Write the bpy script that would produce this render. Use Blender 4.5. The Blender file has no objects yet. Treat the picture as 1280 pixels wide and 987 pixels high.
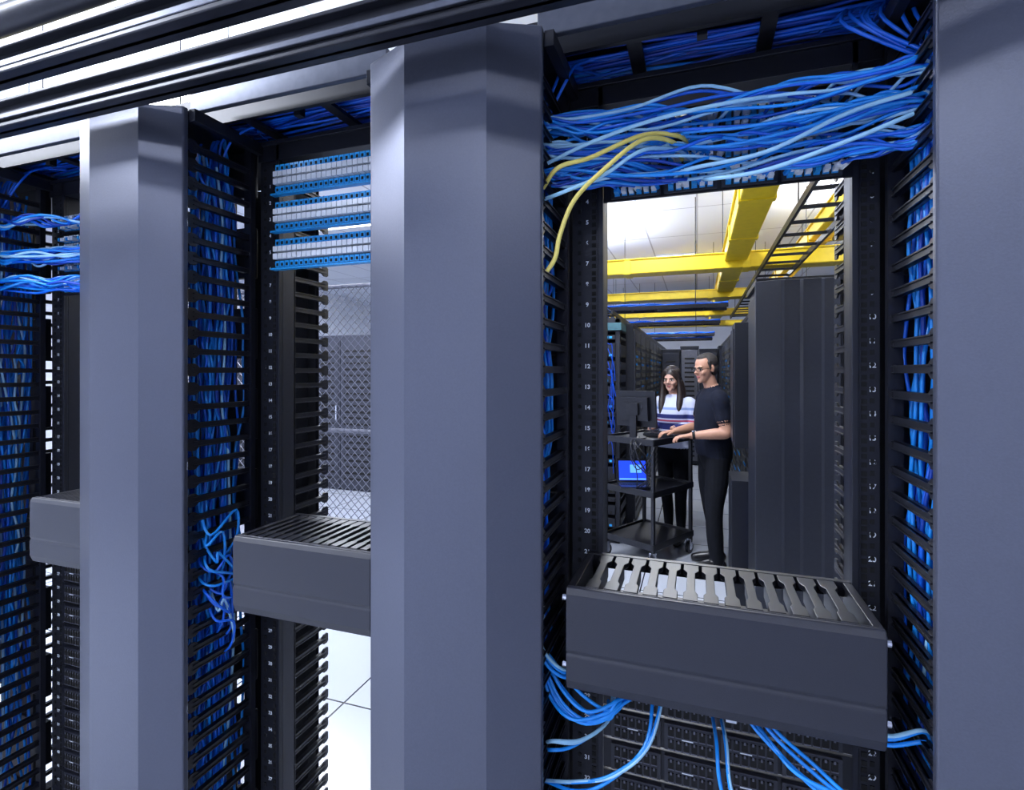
import bpy, math, random
from mathutils import Vector, Matrix, kdtree
random.seed(7)
R=random.uniform
U=0.92      # rack module (m)
EZ=1.6      # datum height

# ------------------------------------------------------------ materials
def mat(name,col,rough=0.5,metal=0.0,noise=0.0,nscale=40,bump=0.0,emit=None,estr=0,coat=0,spec=None,alpha=None):
    m=bpy.data.materials.new(name); m.use_nodes=True
    nt=m.node_tree; b=nt.nodes['Principled BSDF']
    b.inputs['Base Color'].default_value=(*col,1)
    b.inputs['Roughness'].default_value=rough
    b.inputs['Metallic'].default_value=metal
    if coat: b.inputs['Coat Weight'].default_value=coat
    if spec is not None: b.inputs['Specular IOR Level'].default_value=spec
    if noise or bump:
        tc=nt.nodes.new('ShaderNodeTexCoord'); n=nt.nodes.new('ShaderNodeTexNoise')
        n.inputs['Scale'].default_value=nscale; n.inputs['Detail'].default_value=4
        nt.links.new(tc.outputs['Object'],n.inputs['Vector'])
        if noise:
            r=nt.nodes.new('ShaderNodeValToRGB')
            r.color_ramp.elements[0].position=0.3; r.color_ramp.elements[1].position=0.7
            r.color_ramp.elements[0].color=(*[c*(1-noise) for c in col],1)
            r.color_ramp.elements[1].color=(*[min(1,c*(1+noise)) for c in col],1)
            nt.links.new(n.outputs['Fac'],r.inputs['Fac']); nt.links.new(r.outputs['Color'],b.inputs['Base Color'])
        if bump:
            bp=nt.nodes.new('ShaderNodeBump'); bp.inputs['Strength'].default_value=bump; bp.inputs['Distance'].default_value=0.002
            nt.links.new(n.outputs['Fac'],bp.inputs['Height']); nt.links.new(bp.outputs['Normal'],b.inputs['Normal'])
    if emit:
        b.inputs['Emission Color'].default_value=(*emit,1); b.inputs['Emission Strength'].default_value=estr
    return m
M={}
M['door']=mat('door_grey_paint',(.090,.098,.136),.34,.55,.04,300,.08)
M['boxp']=mat('manager_cover_plastic',(.016,.018,.030),.45,0,.05,500,.12)
M['black']=mat('black_steel',(.008,.009,.015),.4,.3,.1,60)
M['plastic']=mat('black_plastic',(.009,.010,.017),.38,0,.1,80)
M['post']=mat('rack_post_steel',(.018,.020,.030),.4,.4,.08,80)
M['hole']=mat('hole_dark',(.002,.002,.003),.8)
M['rail']=mat('overhead_rail_steel',(.022,.024,.034),.4,.5,.08,60)
M['railL']=mat('galvanised_rail',(.10,.11,.145),.38,.6,.08,60)
M['b1']=mat('cable_blue',(.008,.14,.80),.26,0,.15,30)
M['b2']=mat('cable_bright_blue',(.015,.30,1.0),.25,0,.12,30)
M['b3']=mat('cable_pale_blue',(.36,.68,1.0),.26,0,.1,30)  # pale cords, also stands in for cyan-white highlights on the blue ones
M['b0']=mat('cable_deep_blue',(.004,.06,.48),.3,0,.15,30)
M['yel']=mat('yellow_plastic',(.78,.56,.012),.4,0,.06,20)
M['ycab']=mat('cable_yellow',(.95,.80,.20),.35,0,.06,20)
M['white']=mat('white_plastic',(.84,.89,.96),.4,0,.03,50)
M['port']=mat('port_blue',(.02,.36,.85),.35,0,.2,200)
M['teal']=mat('teal_panel',(.03,.10,.13),.5,0,.1,20)
M['screw']=mat('screw_steel',(.6,.62,.7),.25,1)
M['cab']=mat('cabinet_dark_paint',(.013,.015,.024),.42,.3,.08,40)
M['cabf']=mat('cabinet_door_grey',(.024,.027,.040),.42,.3,.06,60)
M['cabg']=mat('cabinet_grey',(.035,.038,.055),.5,.2,.06,60)
M['wall']=mat('wall_paint',(.74,.77,.86),.7,0,.02,5)
M['fence']=mat('fence_wire',(.12,.125,.16),.45,.5,.1,40)
M['lamp']=mat('lamp_diffuser',(1,1,1),.5,emit=(.93,.95,1),estr=6)
M['skin']=mat('skin',(.44,.23,.155),.5,0,.05,60)
M['skinw']=mat('skin_fair',(.54,.31,.24),.5,0,.05,60)
M['hair']=mat('dark_hair',(.018,.011,.010),.42,0,.4,120,.4)
M['hairm']=mat('short_dark_hair',(.020,.016,.016),.7,0,.4,160,.4)
M['polo']=mat('black_polo',(.006,.008,.018),.9,0,.2,25,.3,spec=.2)
M['pants']=mat('black_trousers',(.005,.006,.010),.9,0,.2,25,.3,spec=.2)
M['shoe']=mat('black_leather',(.008,.008,.011),.3)
M['eyew']=mat('eye_white',(.7,.7,.7),.3)
M['iris']=mat('iris_brown',(.03,.015,.01),.2)
M['lip']=mat('lips',(.42,.11,.11),.45,0,.05,60)
M['lcd']=mat('laptop_screen_lit',(.005,.02,.3),.3,emit=(.015,.06,.9),estr=1.0)
M['lcd2']=mat('laptop_window_lit',(.05,.2,.6),.3,emit=(.12,.35,1),estr=1.0)
M['lcdoff']=mat('monitor_screen',(.02,.03,.06),.15,emit=(.3,.4,.8),estr=.4)
M['blueled']=mat('blue_led',(.02,.1,.9),.3,emit=(.03,.15,1),estr=1.2)

def sweater_mat():
    m=bpy.data.materials.new('striped_sweater'); m.use_nodes=True; nt=m.node_tree; b=nt.nodes['Principled BSDF']
    b.inputs['Roughness'].default_value=.85
    tc=nt.nodes.new('ShaderNodeTexCoord'); sx=nt.nodes.new('ShaderNodeSeparateXYZ'); nt.links.new(tc.outputs['Object'],sx.inputs[0])
    mr=nt.nodes.new('ShaderNodeMapRange'); mr.inputs[1].default_value=.8; mr.inputs[2].default_value=1.5
    nt.links.new(sx.outputs['Z'],mr.inputs[0]); r=nt.nodes.new('ShaderNodeValToRGB'); r.color_ramp.interpolation='CONSTANT'
    W_=(.52,.56,.75,1); N_=(.012,.018,.13,1); P_=(.50,.07,.13,1); G=(.20,.28,.55,1)
    st=[(0,W_),((1.065-.8)/.7,N_),((1.128-.8)/.7,W_),((1.141-.8)/.7,P_),((1.158-.8)/.7,W_),((1.17-.8)/.7,N_),((1.21-.8)/.7,W_),((1.25-.8)/.7,G),((1.272-.8)/.7,W_)]
    e=r.color_ramp.elements
    e[0].position=0; e[0].color=W_; e[1].position=st[1][0]; e[1].color=st[1][1]
    for p,c in st[2:]:
        x=e.new(p); x.color=c
    nt.links.new(mr.outputs[0],r.inputs[0]); nt.links.new(r.outputs[0],b.inputs['Base Color']); return m
M['sweater']=sweater_mat()

def tile_mat(name,base,line,sx,sy,ox,oy,mortar,rough):
    m=bpy.data.materials.new(name); m.use_nodes=True; nt=m.node_tree; b=nt.nodes['Principled BSDF']
    tc=nt.nodes.new('ShaderNodeTexCoord'); mp=nt.nodes.new('ShaderNodeMapping'); mp.inputs['Location'].default_value=(ox,oy,0)
    br=nt.nodes.new('ShaderNodeTexBrick'); br.offset=0; br.inputs['Scale'].default_value=1
    br.inputs['Color1'].default_value=(*base,1); br.inputs['Color2'].default_value=(*[c*.96 for c in base],1); br.inputs['Mortar'].default_value=(*line,1)
    br.inputs['Mortar Size'].default_value=mortar; br.inputs['Mortar Smooth'].default_value=.1
    br.inputs['Brick Width'].default_value=sx; br.inputs['Row Height'].default_value=sy
    nt.links.new(tc.outputs['Object'],mp.inputs[0]); nt.links.new(mp.outputs[0],br.inputs['Vector'])
    nt.links.new(br.outputs['Color'],b.inputs['Base Color']); b.inputs['Roughness'].default_value=rough
    return m
M['floor']=tile_mat('raised_floor_tiles',(.42,.45,.52),(.012,.012,.016),.61,.61,1.613,-2.144+.61*5,.005,.22)
M['ceil']=tile_mat('ceiling_tiles',(.82,.86,.95),(.45,.47,.55),.61,1.22,0,0,.01,.8)

# ------------------------------------------------------------ builders
def empty(name,loc=(0,0,0)):
    e=bpy.data.objects.new(name,None); bpy.context.collection.objects.link(e); e.location=loc; e.empty_display_size=.1
    return e
class MB:
    def __init__(s): s.v=[];s.f=[];s.m=[]
    def quadbox(s,c8,mi=0):
        o=len(s.v); s.v+=c8
        for q in ((0,3,2,1),(4,5,6,7),(0,1,5,4),(1,2,6,5),(2,3,7,6),(3,0,4,7)):
            s.f.append([o+i for i in q]); s.m.append(mi)
    def box(s,x0,x1,y0,y1,z0,z1,mi=0):
        s.quadbox([(x0,y0,z0),(x1,y0,z0),(x1,y1,z0),(x0,y1,z0),(x0,y0,z1),(x1,y0,z1),(x1,y1,z1),(x0,y1,z1)],mi)
    def ub(s,x0,x1,y0,y1,h0,h1,mi=0):
        s.box(x0*U,x1*U,y0*U,y1*U,EZ+h0*U,EZ+h1*U,mi)
    def obox(s,c,ax,ay,az,hx,hy,hz,mi=0):
        c=Vector(c);ax=Vector(ax)*hx;ay=Vector(ay)*hy;az=Vector(az)*hz
        s.quadbox([tuple(c+a*ax+b*ay+d*az) for a,b,d in ((-1,-1,-1),(1,-1,-1),(1,1,-1),(-1,1,-1),(-1,-1,1),(1,-1,1),(1,1,1),(-1,1,1))],mi)
    def prism(s,prof,vec,mi=0):
        o=len(s.v);n=len(prof);vec=Vector(vec)
        s.v+=[tuple(p) for p in prof]+[tuple(Vector(p)+vec) for p in prof]
        s.f.append([o+i for i in range(n)][::-1]);s.m.append(mi)
        s.f.append([o+n+i for i in range(n)]);s.m.append(mi)
        for i in range(n):
            j=(i+1)%n; s.f.append([o+i,o+j,o+n+j,o+n+i]);s.m.append(mi)
    def cyl(s,p0,p1,r,n=8,mi=0,r1=None):
        p0=Vector(p0);p1=Vector(p1);d=(p1-p0).normalized()
        a=d.orthogonal().normalized();b=d.cross(a); r1=r if r1 is None else r1
        o=len(s.v)
        for p,rr in ((p0,r),(p1,r1)):
            for i in range(n):
                t=2*math.pi*i/n; s.v.append(tuple(p+(a*math.cos(t)+b*math.sin(t))*rr))
        for i in range(n):
            j=(i+1)%n; s.f.append([o+i,o+j,o+n+j,o+n+i]);s.m.append(mi)
        s.f.append([o+i for i in range(n)][::-1]);s.m.append(mi)
        s.f.append([o+n+i for i in range(n)]);s.m.append(mi)
    def obj(s,name,mats,parent=None,bevel=0,smooth=False,seg=2):
        me=bpy.data.meshes.new(name); me.from_pydata(s.v,[],s.f)
        for k in mats: me.materials.append(M[k])
        me.polygons.foreach_set('material_index',s.m)
        if smooth: me.polygons.foreach_set('use_smooth',[True]*len(me.polygons))
        me.update()
        import bmesh
        bm=bmesh.new(); bm.from_mesh(me); bmesh.ops.recalc_face_normals(bm,faces=bm.faces); bm.to_mesh(me); bm.free()
        o=bpy.data.objects.new(name,me); bpy.context.collection.objects.link(o)
        if parent: o.parent=parent; o.matrix_parent_inverse=Matrix.Translation(-parent.location)
        if bevel:
            b=o.modifiers.new('b','BEVEL'); b.width=bevel; b.segments=seg; b.limit_method='ANGLE'
        return o
def catmull(pts,n=6):
    P=[Vector(p) for p in pts]; P=[P[0]*2-P[1]]+P+[P[-1]*2-P[-2]]; out=[]
    for i in range(1,len(P)-2):
        a,b,c,d=P[i-1:i+3]
        for k in range(n):
            t=k/n; out.append(.5*((2*b)+(c-a)*t+(2*a-5*b+4*c-d)*t*t+(-a+3*b-3*c+d)*t**3))
    out.append(P[-2]); return out
def cables(name,spl,r,m,parent=None,n=5,res=1):
    cu=bpy.data.curves.new(name,'CURVE'); cu.dimensions='3D'; cu.bevel_depth=r; cu.bevel_resolution=res; cu.use_fill_caps=True
    for s in spl:
        p=catmull(s,n); sp=cu.splines.new('POLY'); sp.points.add(len(p)-1)
        for i,q in enumerate(p): sp.points[i].co=(*q,1)
        sp.use_smooth=True
    cu.materials.append(M[m]); o=bpy.data.objects.new(name,cu); bpy.context.collection.objects.link(o)
    if parent: o.parent=parent; o.matrix_parent_inverse=Matrix.Translation(-parent.location)
    return o
def w(x,y,h): return (x*U,y*U,EZ+h*U)

# ------------------------------------------------------------ room
X0,X1,Y0r,Y1r,ZC=-8.0,5.0,-4.0,14.0,3.4
def slab(name,a,k):
    mb=MB(); mb.box(*a); return mb.obj(name,[k])
slab('floor',(X0,X1,Y0r,Y1r,-.1,0),'floor')
slab('ceiling',(X0,X1,Y0r,Y1r,ZC,ZC+.1),'ceil')
slab('wall_back',(X0,X1,Y1r,Y1r+.1,-.1,ZC+.1),'wall')
slab('wall_front',(X0,X1,Y0r-.1,Y0r,-.1,ZC+.1),'wall')
slab('wall_left',(X0-.1,X0,Y0r-.1,Y1r+.1,-.1,ZC+.1),'wall')
slab('wall_right',(X1,X1+.1,Y0r-.1,Y1r+.1,-.1,ZC+.1),'wall')

HB=-EZ/U   # floor in h units
HT=.674
# ------------------------------------------------------------ vertical cable manager
def comb(mb,X,Yr,Yt,h0,h1,sgn):
    """finger duct: fingers from root Yr to tip Yt, plate in YZ plane"""
    p=.0483; n=int((h1-h0)/p); d=1 if Yr>Yt else -1
    for i in range(n):
        h=h0+(i+.5)*p
        Y=lambda a:(Yr+(Yt-Yr)*a)*U
        z=EZ+h*U; a=.013; b=.0068; c=.0155
        prof=[(X*U,Y(0),z-a),(X*U,Y(.10),z-b),(X*U,Y(.84),z-b),(X*U,Y(.90),z-c),(X*U,Y(.97),z-c),(X*U,Y(1),z-c*.7),(X*U,Y(1),z+c*.7),(X*U,Y(.97),z+c),(X*U,Y(.90),z+c),(X*U,Y(.84),z+b),(X*U,Y(.10),z+b),(X*U,Y(0),z+a)]
        mb.prism(prof,(.004*sgn,0,0))
        ys=sorted((Y(0),Y(.93)))
        mb.box(X*U-.007,X*U+.007,ys[0],ys[1],z+b-.0025,z+b)
        mb.box(X*U-.007,X*U+.007,ys[0],ys[1],z-b,z-b+.0025)
    ys=sorted((Yr*U,(Yr-.016*d)*U))
    mb.box(X*U-.012,X*U+.012,ys[0],ys[1],EZ+h0*U,EZ+h1*U)
def manager(L,Rr,ncab=46,bright=False):
    root=empty('vertical_cable_manager',w((L+Rr)/2,1.1,HB))
    mb=MB()
    pr=[(Rr,1.0),(Rr,.985),(Rr-.098,.94),(L+.112,.94),(L,.985),(L,1.0),(L+.012,1.0),(L+.116,.953),(Rr-.102,.953),(Rr-.012,1.0)]
    mb.prism([w(x,y,HB+.02) for x,y in pr],(0,0,(HT-HB-.02)*U))
    mb.obj('door',['door'],root,.004,False,3)
    mb=MB()
    pr=[(Rr-.03,1.53),(Rr-.11,1.58),(L+.11,1.58),(L+.03,1.53),(L+.04,1.525),(L+.112,1.57),(Rr-.112,1.57),(Rr-.04,1.525)]
    mb.prism([w(x,y,HB+.02) for x,y in pr],(0,0,(HT-HB-.02)*U))
    mb.obj('rear_light_blocker',['black'],root,.003)  # back panel added to block light, keeps it dark behind the rear fingers
    mb=MB()
    comb(mb,Rr-.012,1.215,1.004,HB+.03,HT-.02,1); comb(mb,L+.012,1.215,1.004,HB+.03,HT-.02,-1)
    comb(mb,Rr+.02,1.30,1.51,HB+.03,HT-.02,1); comb(mb,L-.02,1.30,1.51,HB+.03,HT-.02,-1)
    mb.obj('finger_combs',['plastic'],root)
    mb=MB(); c=(L+Rr)/2
    mb.ub(c-.09,c+.09,1.235,1.25,HB,HT-.02)
    h=HB+.1
    while h<HT-.1:
        mb.ub(L+.02,Rr-.02,1.225,1.245,h,h+.15); h+=.24
    mb.ub(L,Rr,1.0,1.5,HT-.02,HT-.005)
    mb.ub(L,Rr,1.005,1.5,HB,HB+.03)
    mb.obj('spine',['black'],root,.002)
    hb=MB()
    for k in range(4):
        hh=HB+.25+k*.62
        hb.cyl(w(Rr-.004,.996,hh),w(Rr-.004,.996,hh+.02),.004,8)
        hb.cyl(w(L+.004,.996,hh),w(L+.004,.996,hh+.02),.004,8)
    hb.obj('hinge_pins',['screw'],root)
    S={k:[] for k in ('b0','b1','b2','b3')}
    for i in range(ncab):
        x=R(L+.05,Rr-.05); y=R(1.04,1.19)
        if i%3==0: x=Rr-R(.032,.075)
        if i%3==1: x=L+R(.032,.075)
        pts=[]; h=HT-.06-R(0,.1); e=HB+R(.05,.8)
        dx=dy=0
        while h>e:
            dx=max(-.03,min(.03,dx+R(-.018,.018))); dy=max(-.04,min(.04,dy+R(-.024,.024)))
            pts.append(w(min(Rr-.026,max(L+.026,x+dx)),max(1.02,min(1.205,y+dy)),h)); h-=R(.09,.16)
        if len(pts)>2: S[random.choices(['b0','b1','b2','b3'],[1.5,4,4,.5])[0]].append(pts)
    for k,s in S.items():
        if s: cables('cable_bundle_'+k,s,.0034,k,root,4)
    return root
manager(-.6735,-.2835,56); manager(.348,.738,64); manager(-1.615,-1.225,84); manager(-2.56,-2.17,84); manager(1.30,1.69,20)

# ------------------------------------------------------------ rack frames
def numbers(parent,x,y,ztop,pitch,n,start):
    cu=bpy.data.curves.new('unit_numbers','FONT'); cu.body='\n'.join(str(start+i) for i in range(n)); cu.size=.0125; cu.space_line=pitch/.0125
    cu.align_x='CENTER'; cu.extrude=.0002; cu.offset=.0003; cu.materials.append(M['white'])
    o=bpy.data.objects.new('unit_numbers',cu); bpy.context.collection.objects.link(o); o.rotation_euler=(math.pi/2,0,0)
    o.location=Vector((x,y,ztop)); o.parent=parent; o.matrix_parent_inverse=Matrix.Translation(-parent.location)
def rack(L,Rr,det=True):
    """open frame between x=L and x=Rr"""
    root=empty('equipment_rack',w((L+Rr)/2,1.25,HB)); mb=MB(); hl=MB()
    a,b=L+.078,Rr-.054
    for s,(p,q) in enumerate(((L+.004,a),(b,Rr-.004))):
        mb.ub(p,q,1.232,1.24,HB,HT)
        inner=(q-.006,q) if s==0 else (p,p+.006)
        mb.ub(inner[0],inner[1],1.24,1.292,HB,HT)
        outer=(p,p+.006) if s==0 else (q-.006,q)
        mb.ub(outer[0],outer[1],1.24,1.292,HB,HT)
        mb.ub(p,q,1.285,1.293,HB,HT)
        mb.ub((q-.012) if s==0 else p,(q) if s==0 else p+.012,1.226,1.232,HB,HT)
        h=HT-.07
        cx=(q-.022) if s==0 else p+.022; cx2=(p+.018) if s==0 else q-.014
        while h>HB+.05:
            for k in (0,.0172,.0345):
                hl.ub(cx-.005,cx+.005,1.2305,1.2335,h-k-.005,h-k+.005)  # raised black squares, the dark of the holes is put into the colour
            hl.cyl(w(cx2,1.2300,h-.009),w(cx2,1.2325,h-.009),.0042,8,0)
            hl.ub(cx2-.004,cx2+.004,1.2305,1.2335,h-.038,h-.028,0)
            h-=.0483
    mb.ub(L,Rr,1.226,1.30,HT-.055,HT)
    mb.ub(L,Rr,1.218,1.228,HT-.012,HT)
    mb.ub(L,Rr,1.22,1.36,HB,HB+.06)
    mb.ub(L+.0,L+.02,1.0,1.23,HT-.035,HT-.003)
    mb.ub(Rr-.02,Rr,1.0,1.23,HT-.035,HT-.003)
    mb.obj('frame',['post'],root,.0012)
    hl.obj('hole_shade_marks',['hole'],root)
    rl=MB(); rl.ub(L-.02,Rr+.02,1.02,1.035,HT,HT+.05); rl.ub(L-.02,Rr+.02,1.02,1.05,HT+.045,HT+.052); rl.obj('top_rail',['railL'],root,.002)
    if det:
        z0=EZ-.21+16*.0445
        while z0>EZ+HT*U-.06: z0-=.0445
        st=int(round(17-(z0-(EZ-.21))/.0445))
        for x in ((L+.040)*U,(Rr-.018)*U):
            numbers(root,x,1.2312*U,z0-.004,.0445,42,st)
    return root
rack(-.2835,.348); rack(-1.225,-.6735); rack(-2.17,-1.615); rack(.738,1.30)

# ------------------------------------------------------------ horizontal cable managers
def hmanager(L,Rr,ht,hb,Yf=1.0):
    root=empty('horizontal_cable_manager',w((L+Rr)/2,1.1,hb)); mb=MB()
    hm=(ht+hb)/2
    prof=[(Yf+.006,ht),(Yf,ht-.012),(Yf,hm-.022),(Yf+.003,hm-.027),(Yf,hm-.032) ,(Yf,hb+.02),(Yf+.008,hb),(Yf+.02,hb),(Yf+.02,hb+.01),(Yf+.014,ht)]
    mb.prism([w(L,y,h) for y,h in prof],((Rr-L)*U,0,0))
    mb.ub(L,Rr,Yf+.014,Yf+.02,hb+.01,ht)
    mb.obj('front_cover',['boxp'],root,.003,False,3)
    mb=MB()
    n=14; p=(Rr-L-.02)/n
    for i in range(n+1):
        x=L+.01+i*p
        a,b,c=p*.42,p*.22,p*.36
        z=EZ+(ht-.012)*U
        pr=[(x-a,1.215),(x-a,1.18),(x-b,1.165),(x-b,Yf+.070),(x-c,Yf+.058),(x-c,Yf+.024),(x+c,Yf+.024),(x+c,Yf+.058),(x+b,Yf+.070),(x+b,1.165),(x+a,1.18),(x+a,1.215)]
        if i in (0,n): pr=[(x-.006,1.225),(x-.006,Yf+.02),(x+.006,Yf+.02),(x+.006,1.225)]
        mb.prism([(q*U,y*U,z) for q,y in pr],(0,0,.010))
        mb.ub(x-.003,x+.003,Yf+.03,1.21,ht-.05,ht-.012)
        z=EZ+(hb+.012)*U
        mb.prism([(q*U,y*U,z) for q,y in pr],(0,0,.006))
    mb.ub(L,Rr,Yf+.02,1.226,hb+.004,hb+.012)
    mb.ub(L,Rr,1.212,1.226,hb+.01,ht-.08); mb.ub(L,Rr,1.212,1.226,ht-.03,ht)
    for s in (L,Rr-.012): mb.ub(s,s+.012,Yf+.02,1.226,hb+.01,ht-.002)
    mb.obj('finger_duct',['plastic'],root,.001)
    mb=MB()
    for s in (L-.006,Rr+.006):
        d=.008 if s<L else -.008
        for hh in (ht-.03,hb+.035):
            mb.cyl(w(s-d*.8,Yf+.03,hh),w(s+d,Yf+.03,hh),.006,10)
    mb.obj('hinge_knobs',['screw'],root)
    return root
hmanager(-.240,.290,-.418,-.616)
hmanager(-1.08,-.682,-.403,-.592)
hmanager(-1.86,-1.628,-.37,-.56)

# ------------------------------------------------------------ patch panels
def ppanel_caps(L,Rr,hc,hh):
    """24-way panel with angled blue modules and white caps"""
    root=empty('patch_panel',w((L+Rr)/2,1.22,hc)); mb=MB()
    mb.ub(L,Rr,1.222,1.230,hc-hh,hc+hh,0)
    n=24; p=(Rr-L-.03)/n
    for i in range(n):
        x=L+.015+(i+.5)*p
        for r,(a,b,k,yy) in enumerate(((.50,.92,1,1.208),(.08,.42,2,1.198),(-.42,-.06,2,1.198),(-.92,-.52,1,1.208))):
            mb.ub(x-p*.43,x+p*.43,yy,1.224,hc+hh*a,hc+hh*b,k)
            if k==1: mb.ub(x-p*.2,x+p*.2,yy-.001,yy+.001,hc+hh*(a+.08),hc+hh*(b-.14),3)
    for s in (L+.006,Rr-.006):
        for e in (-.6,.6): mb.cyl(w(s,1.219,hc+hh*e),w(s,1.224,hc+hh*e),.004,8,4)
    mb.ub(L,Rr,1.205,1.224,hc-hh*1.08,hc-hh*.97,1)
    mb.obj('modules',['black','port','white','hole','screw'],root)
for hc in (.555,.448,.341): ppanel_caps(-1.16,-.725,hc,.043)
def ppanel_dark(L,Rr,hc,hh,blue=False):
    root=empty('patch_panel',w((L+Rr)/2,1.22,hc)); mb=MB()
    mb.ub(L,Rr,1.222,1.230,hc-hh,hc+hh,0)
    g=4; gw=(Rr-L-.03)/g
    for i in range(g):
        x0=L+.015+i*gw
        mb.ub(x0+.004,x0+gw-.004,1.214,1.223,hc-hh*.88,hc+hh*.88,3)
        for j in range(6):
            p=(gw-.02)/6; x=x0+.010+(j+.5)*p
            for e in (-.45,.4):
                mb.ub(x-p*.36,x+p*.36,1.211,1.216,hc+hh*(e-.28),hc+hh*(e+.28),1 if blue else 2)
                if blue:
                    mb.ub(x-p*.30,x+p*.30,1.190,1.212,hc+hh*(e-.20),hc+hh*(e+.12),4 if (i*6+j)%3 else 1)
                    mb.ub(x-p*.3,x+p*.3,1.209,1.212,hc+hh*(e+.34),hc+hh*(e+.46),4)
                else:
                    mb.ub(x-p*.12,x+p*.12,1.2105,1.213,hc+hh*(e+.16),hc+hh*(e+.34),5)
                    mb.ub(x-p*.40,x+p*.40,1.2105,1.2145,hc+hh*(e-.34),hc+hh*(e-.28),5)
        mb.ub(x0+gw*.35,x0+gw*.55,1.2125,1.2145,hc-hh*.06,hc+hh*.0,4)
    mb.obj('modules',['black','port','hole','boxp','white','fence'],root,)
for hc in (.42,.478,.536): ppanel_dark(-.204,.294,hc,.028,True)
for k in range(14): ppanel_dark(-.204,.294,-.66-k*.072,.033)
for hc in (.30,.37,.44,.51): ppanel_dark(-2.09,-1.67,hc,.033,True)
for k in range(12): ppanel_dark(-2.09,-1.67,-.62-k*.072,.033)
mb=MB(); mb.ub(.060,.074,1.185,1.208,-.72,-.655); mb.ub(.057,.077,1.18,1.186,-.725,-.65)
mb.obj('cable_label_tag',['white'])

# ------------------------------------------------------------ patch cables
def patch_bundle(L,Rr,hs,n,rr=.0031,clamp=(.385,.570)):
    root=empty('patch_cable_bundle',w((L+Rr)/2,1.15,sum(hs)/len(hs)))
    S={k:[] for k in ('b0','b1','b2','b3')}; boots=MB()
    groups={h:[(R(-.012,.012),R(-.014,.008),R(-.035,.03),R(-.014,.012)) for _ in range(4)] for h in hs}
    cl=lambda v:max(clamp[0]+R(0,.012),min(clamp[1]-R(0,.012),v))
    for i in range(n):
        h=hs[i%len(hs)]; x=R(L+.095,Rr-.07)
        side=-1 if R(0,1)<(.82 if x<(L+Rr)/2 else .25) else 1
        g1,g2,gy,g3=random.choice(groups[h]); j=lambda a=.005:R(-a,a)
        ex=(L-.03) if side<0 else (Rr+.03)
        yb=1.13+gy; dist=ex-x; sag=abs(dist)*R(-.02,.08)
        pts=[w(x,1.212,h),w(x+.003*side,1.185,h-.002),w(x+.12*dist,yb+.02+j(),cl(h+g1+j()-.006)),
             w(x+.35*dist,yb+j(.008),cl(h+g2+j(.008)-sag)),w(x+.62*dist,yb-.01+j(.008),cl(h+g3+j(.008)-sag)),
             w(x+.86*dist,1.10+gy*.6,cl(h+g1+j(.008)-.01)),w(ex,1.09+gy*.5,cl(h-.015+j())),w(ex+.03*side,1.10,h-.09),w(ex+.04*side,1.11,h-.22)]
        k=random.choices(['b0','b1','b2','b3'],[1,3.2,4,3.2])[0]
        S[k].append(pts)
        boots.cyl(w(x,1.214,h),w(x+.003*side,1.180,h-.002),.0055,6,0 if R(0,1)<.3 else 1)
    for k,s in S.items():
        if s: cables('patch_cables_'+k,s,rr,k,root,6,2)
    boots.obj('cable_boots',['b2','white'],root)
    return root
patch_bundle(-.2835,.348,[.41,.432,.466,.49,.525,.548],128)
patch_bundle(-2.17,-1.615,[.29,.31,.38,.40,.50],90,.0036,(.25,.53))
cables('yellow_patch_cable',[
 [w(-.02,1.20,.475),w(-.03,1.12,.475),w(-.10,1.07,.468),w(-.20,1.05,.43),w(-.262,1.03,.41),w(-.30,1.05,.38)],
 [w(-.03,1.20,.46),w(-.045,1.11,.462),w(-.10,1.05,.45),w(-.17,1.02,.39),w(-.225,1.01,.335),w(-.252,1.005,.27),w(-.262,1.005,.225),w(-.28,1.01,.20)]],.0042,'ycab',None,8,3)
cables('pale_patch_cable',[
 [w(-.01,1.20,.455),w(-.04,1.12,.45),w(-.10,1.05,.43),w(-.17,1.03,.385),w(-.24,1.01,.355),w(-.29,1.03,.35)],
 [w(.20,1.20,.535),w(.16,1.13,.53),w(.05,1.08,.51),w(-.08,1.06,.49),w(-.2,1.05,.46),w(-.29,1.05,.43)],
 [w(.34,1.05,.43),w(.25,1.05,.40),w(.12,1.05,.365),w(.03,1.08,.37),w(.01,1.19,.41)],
 [w(.34,1.06,.47),w(.25,1.07,.455),w(.12,1.07,.405),w(-.02,1.10,.40),w(-.05,1.19,.41)]],.0036,'b3',None,8,3)
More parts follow.
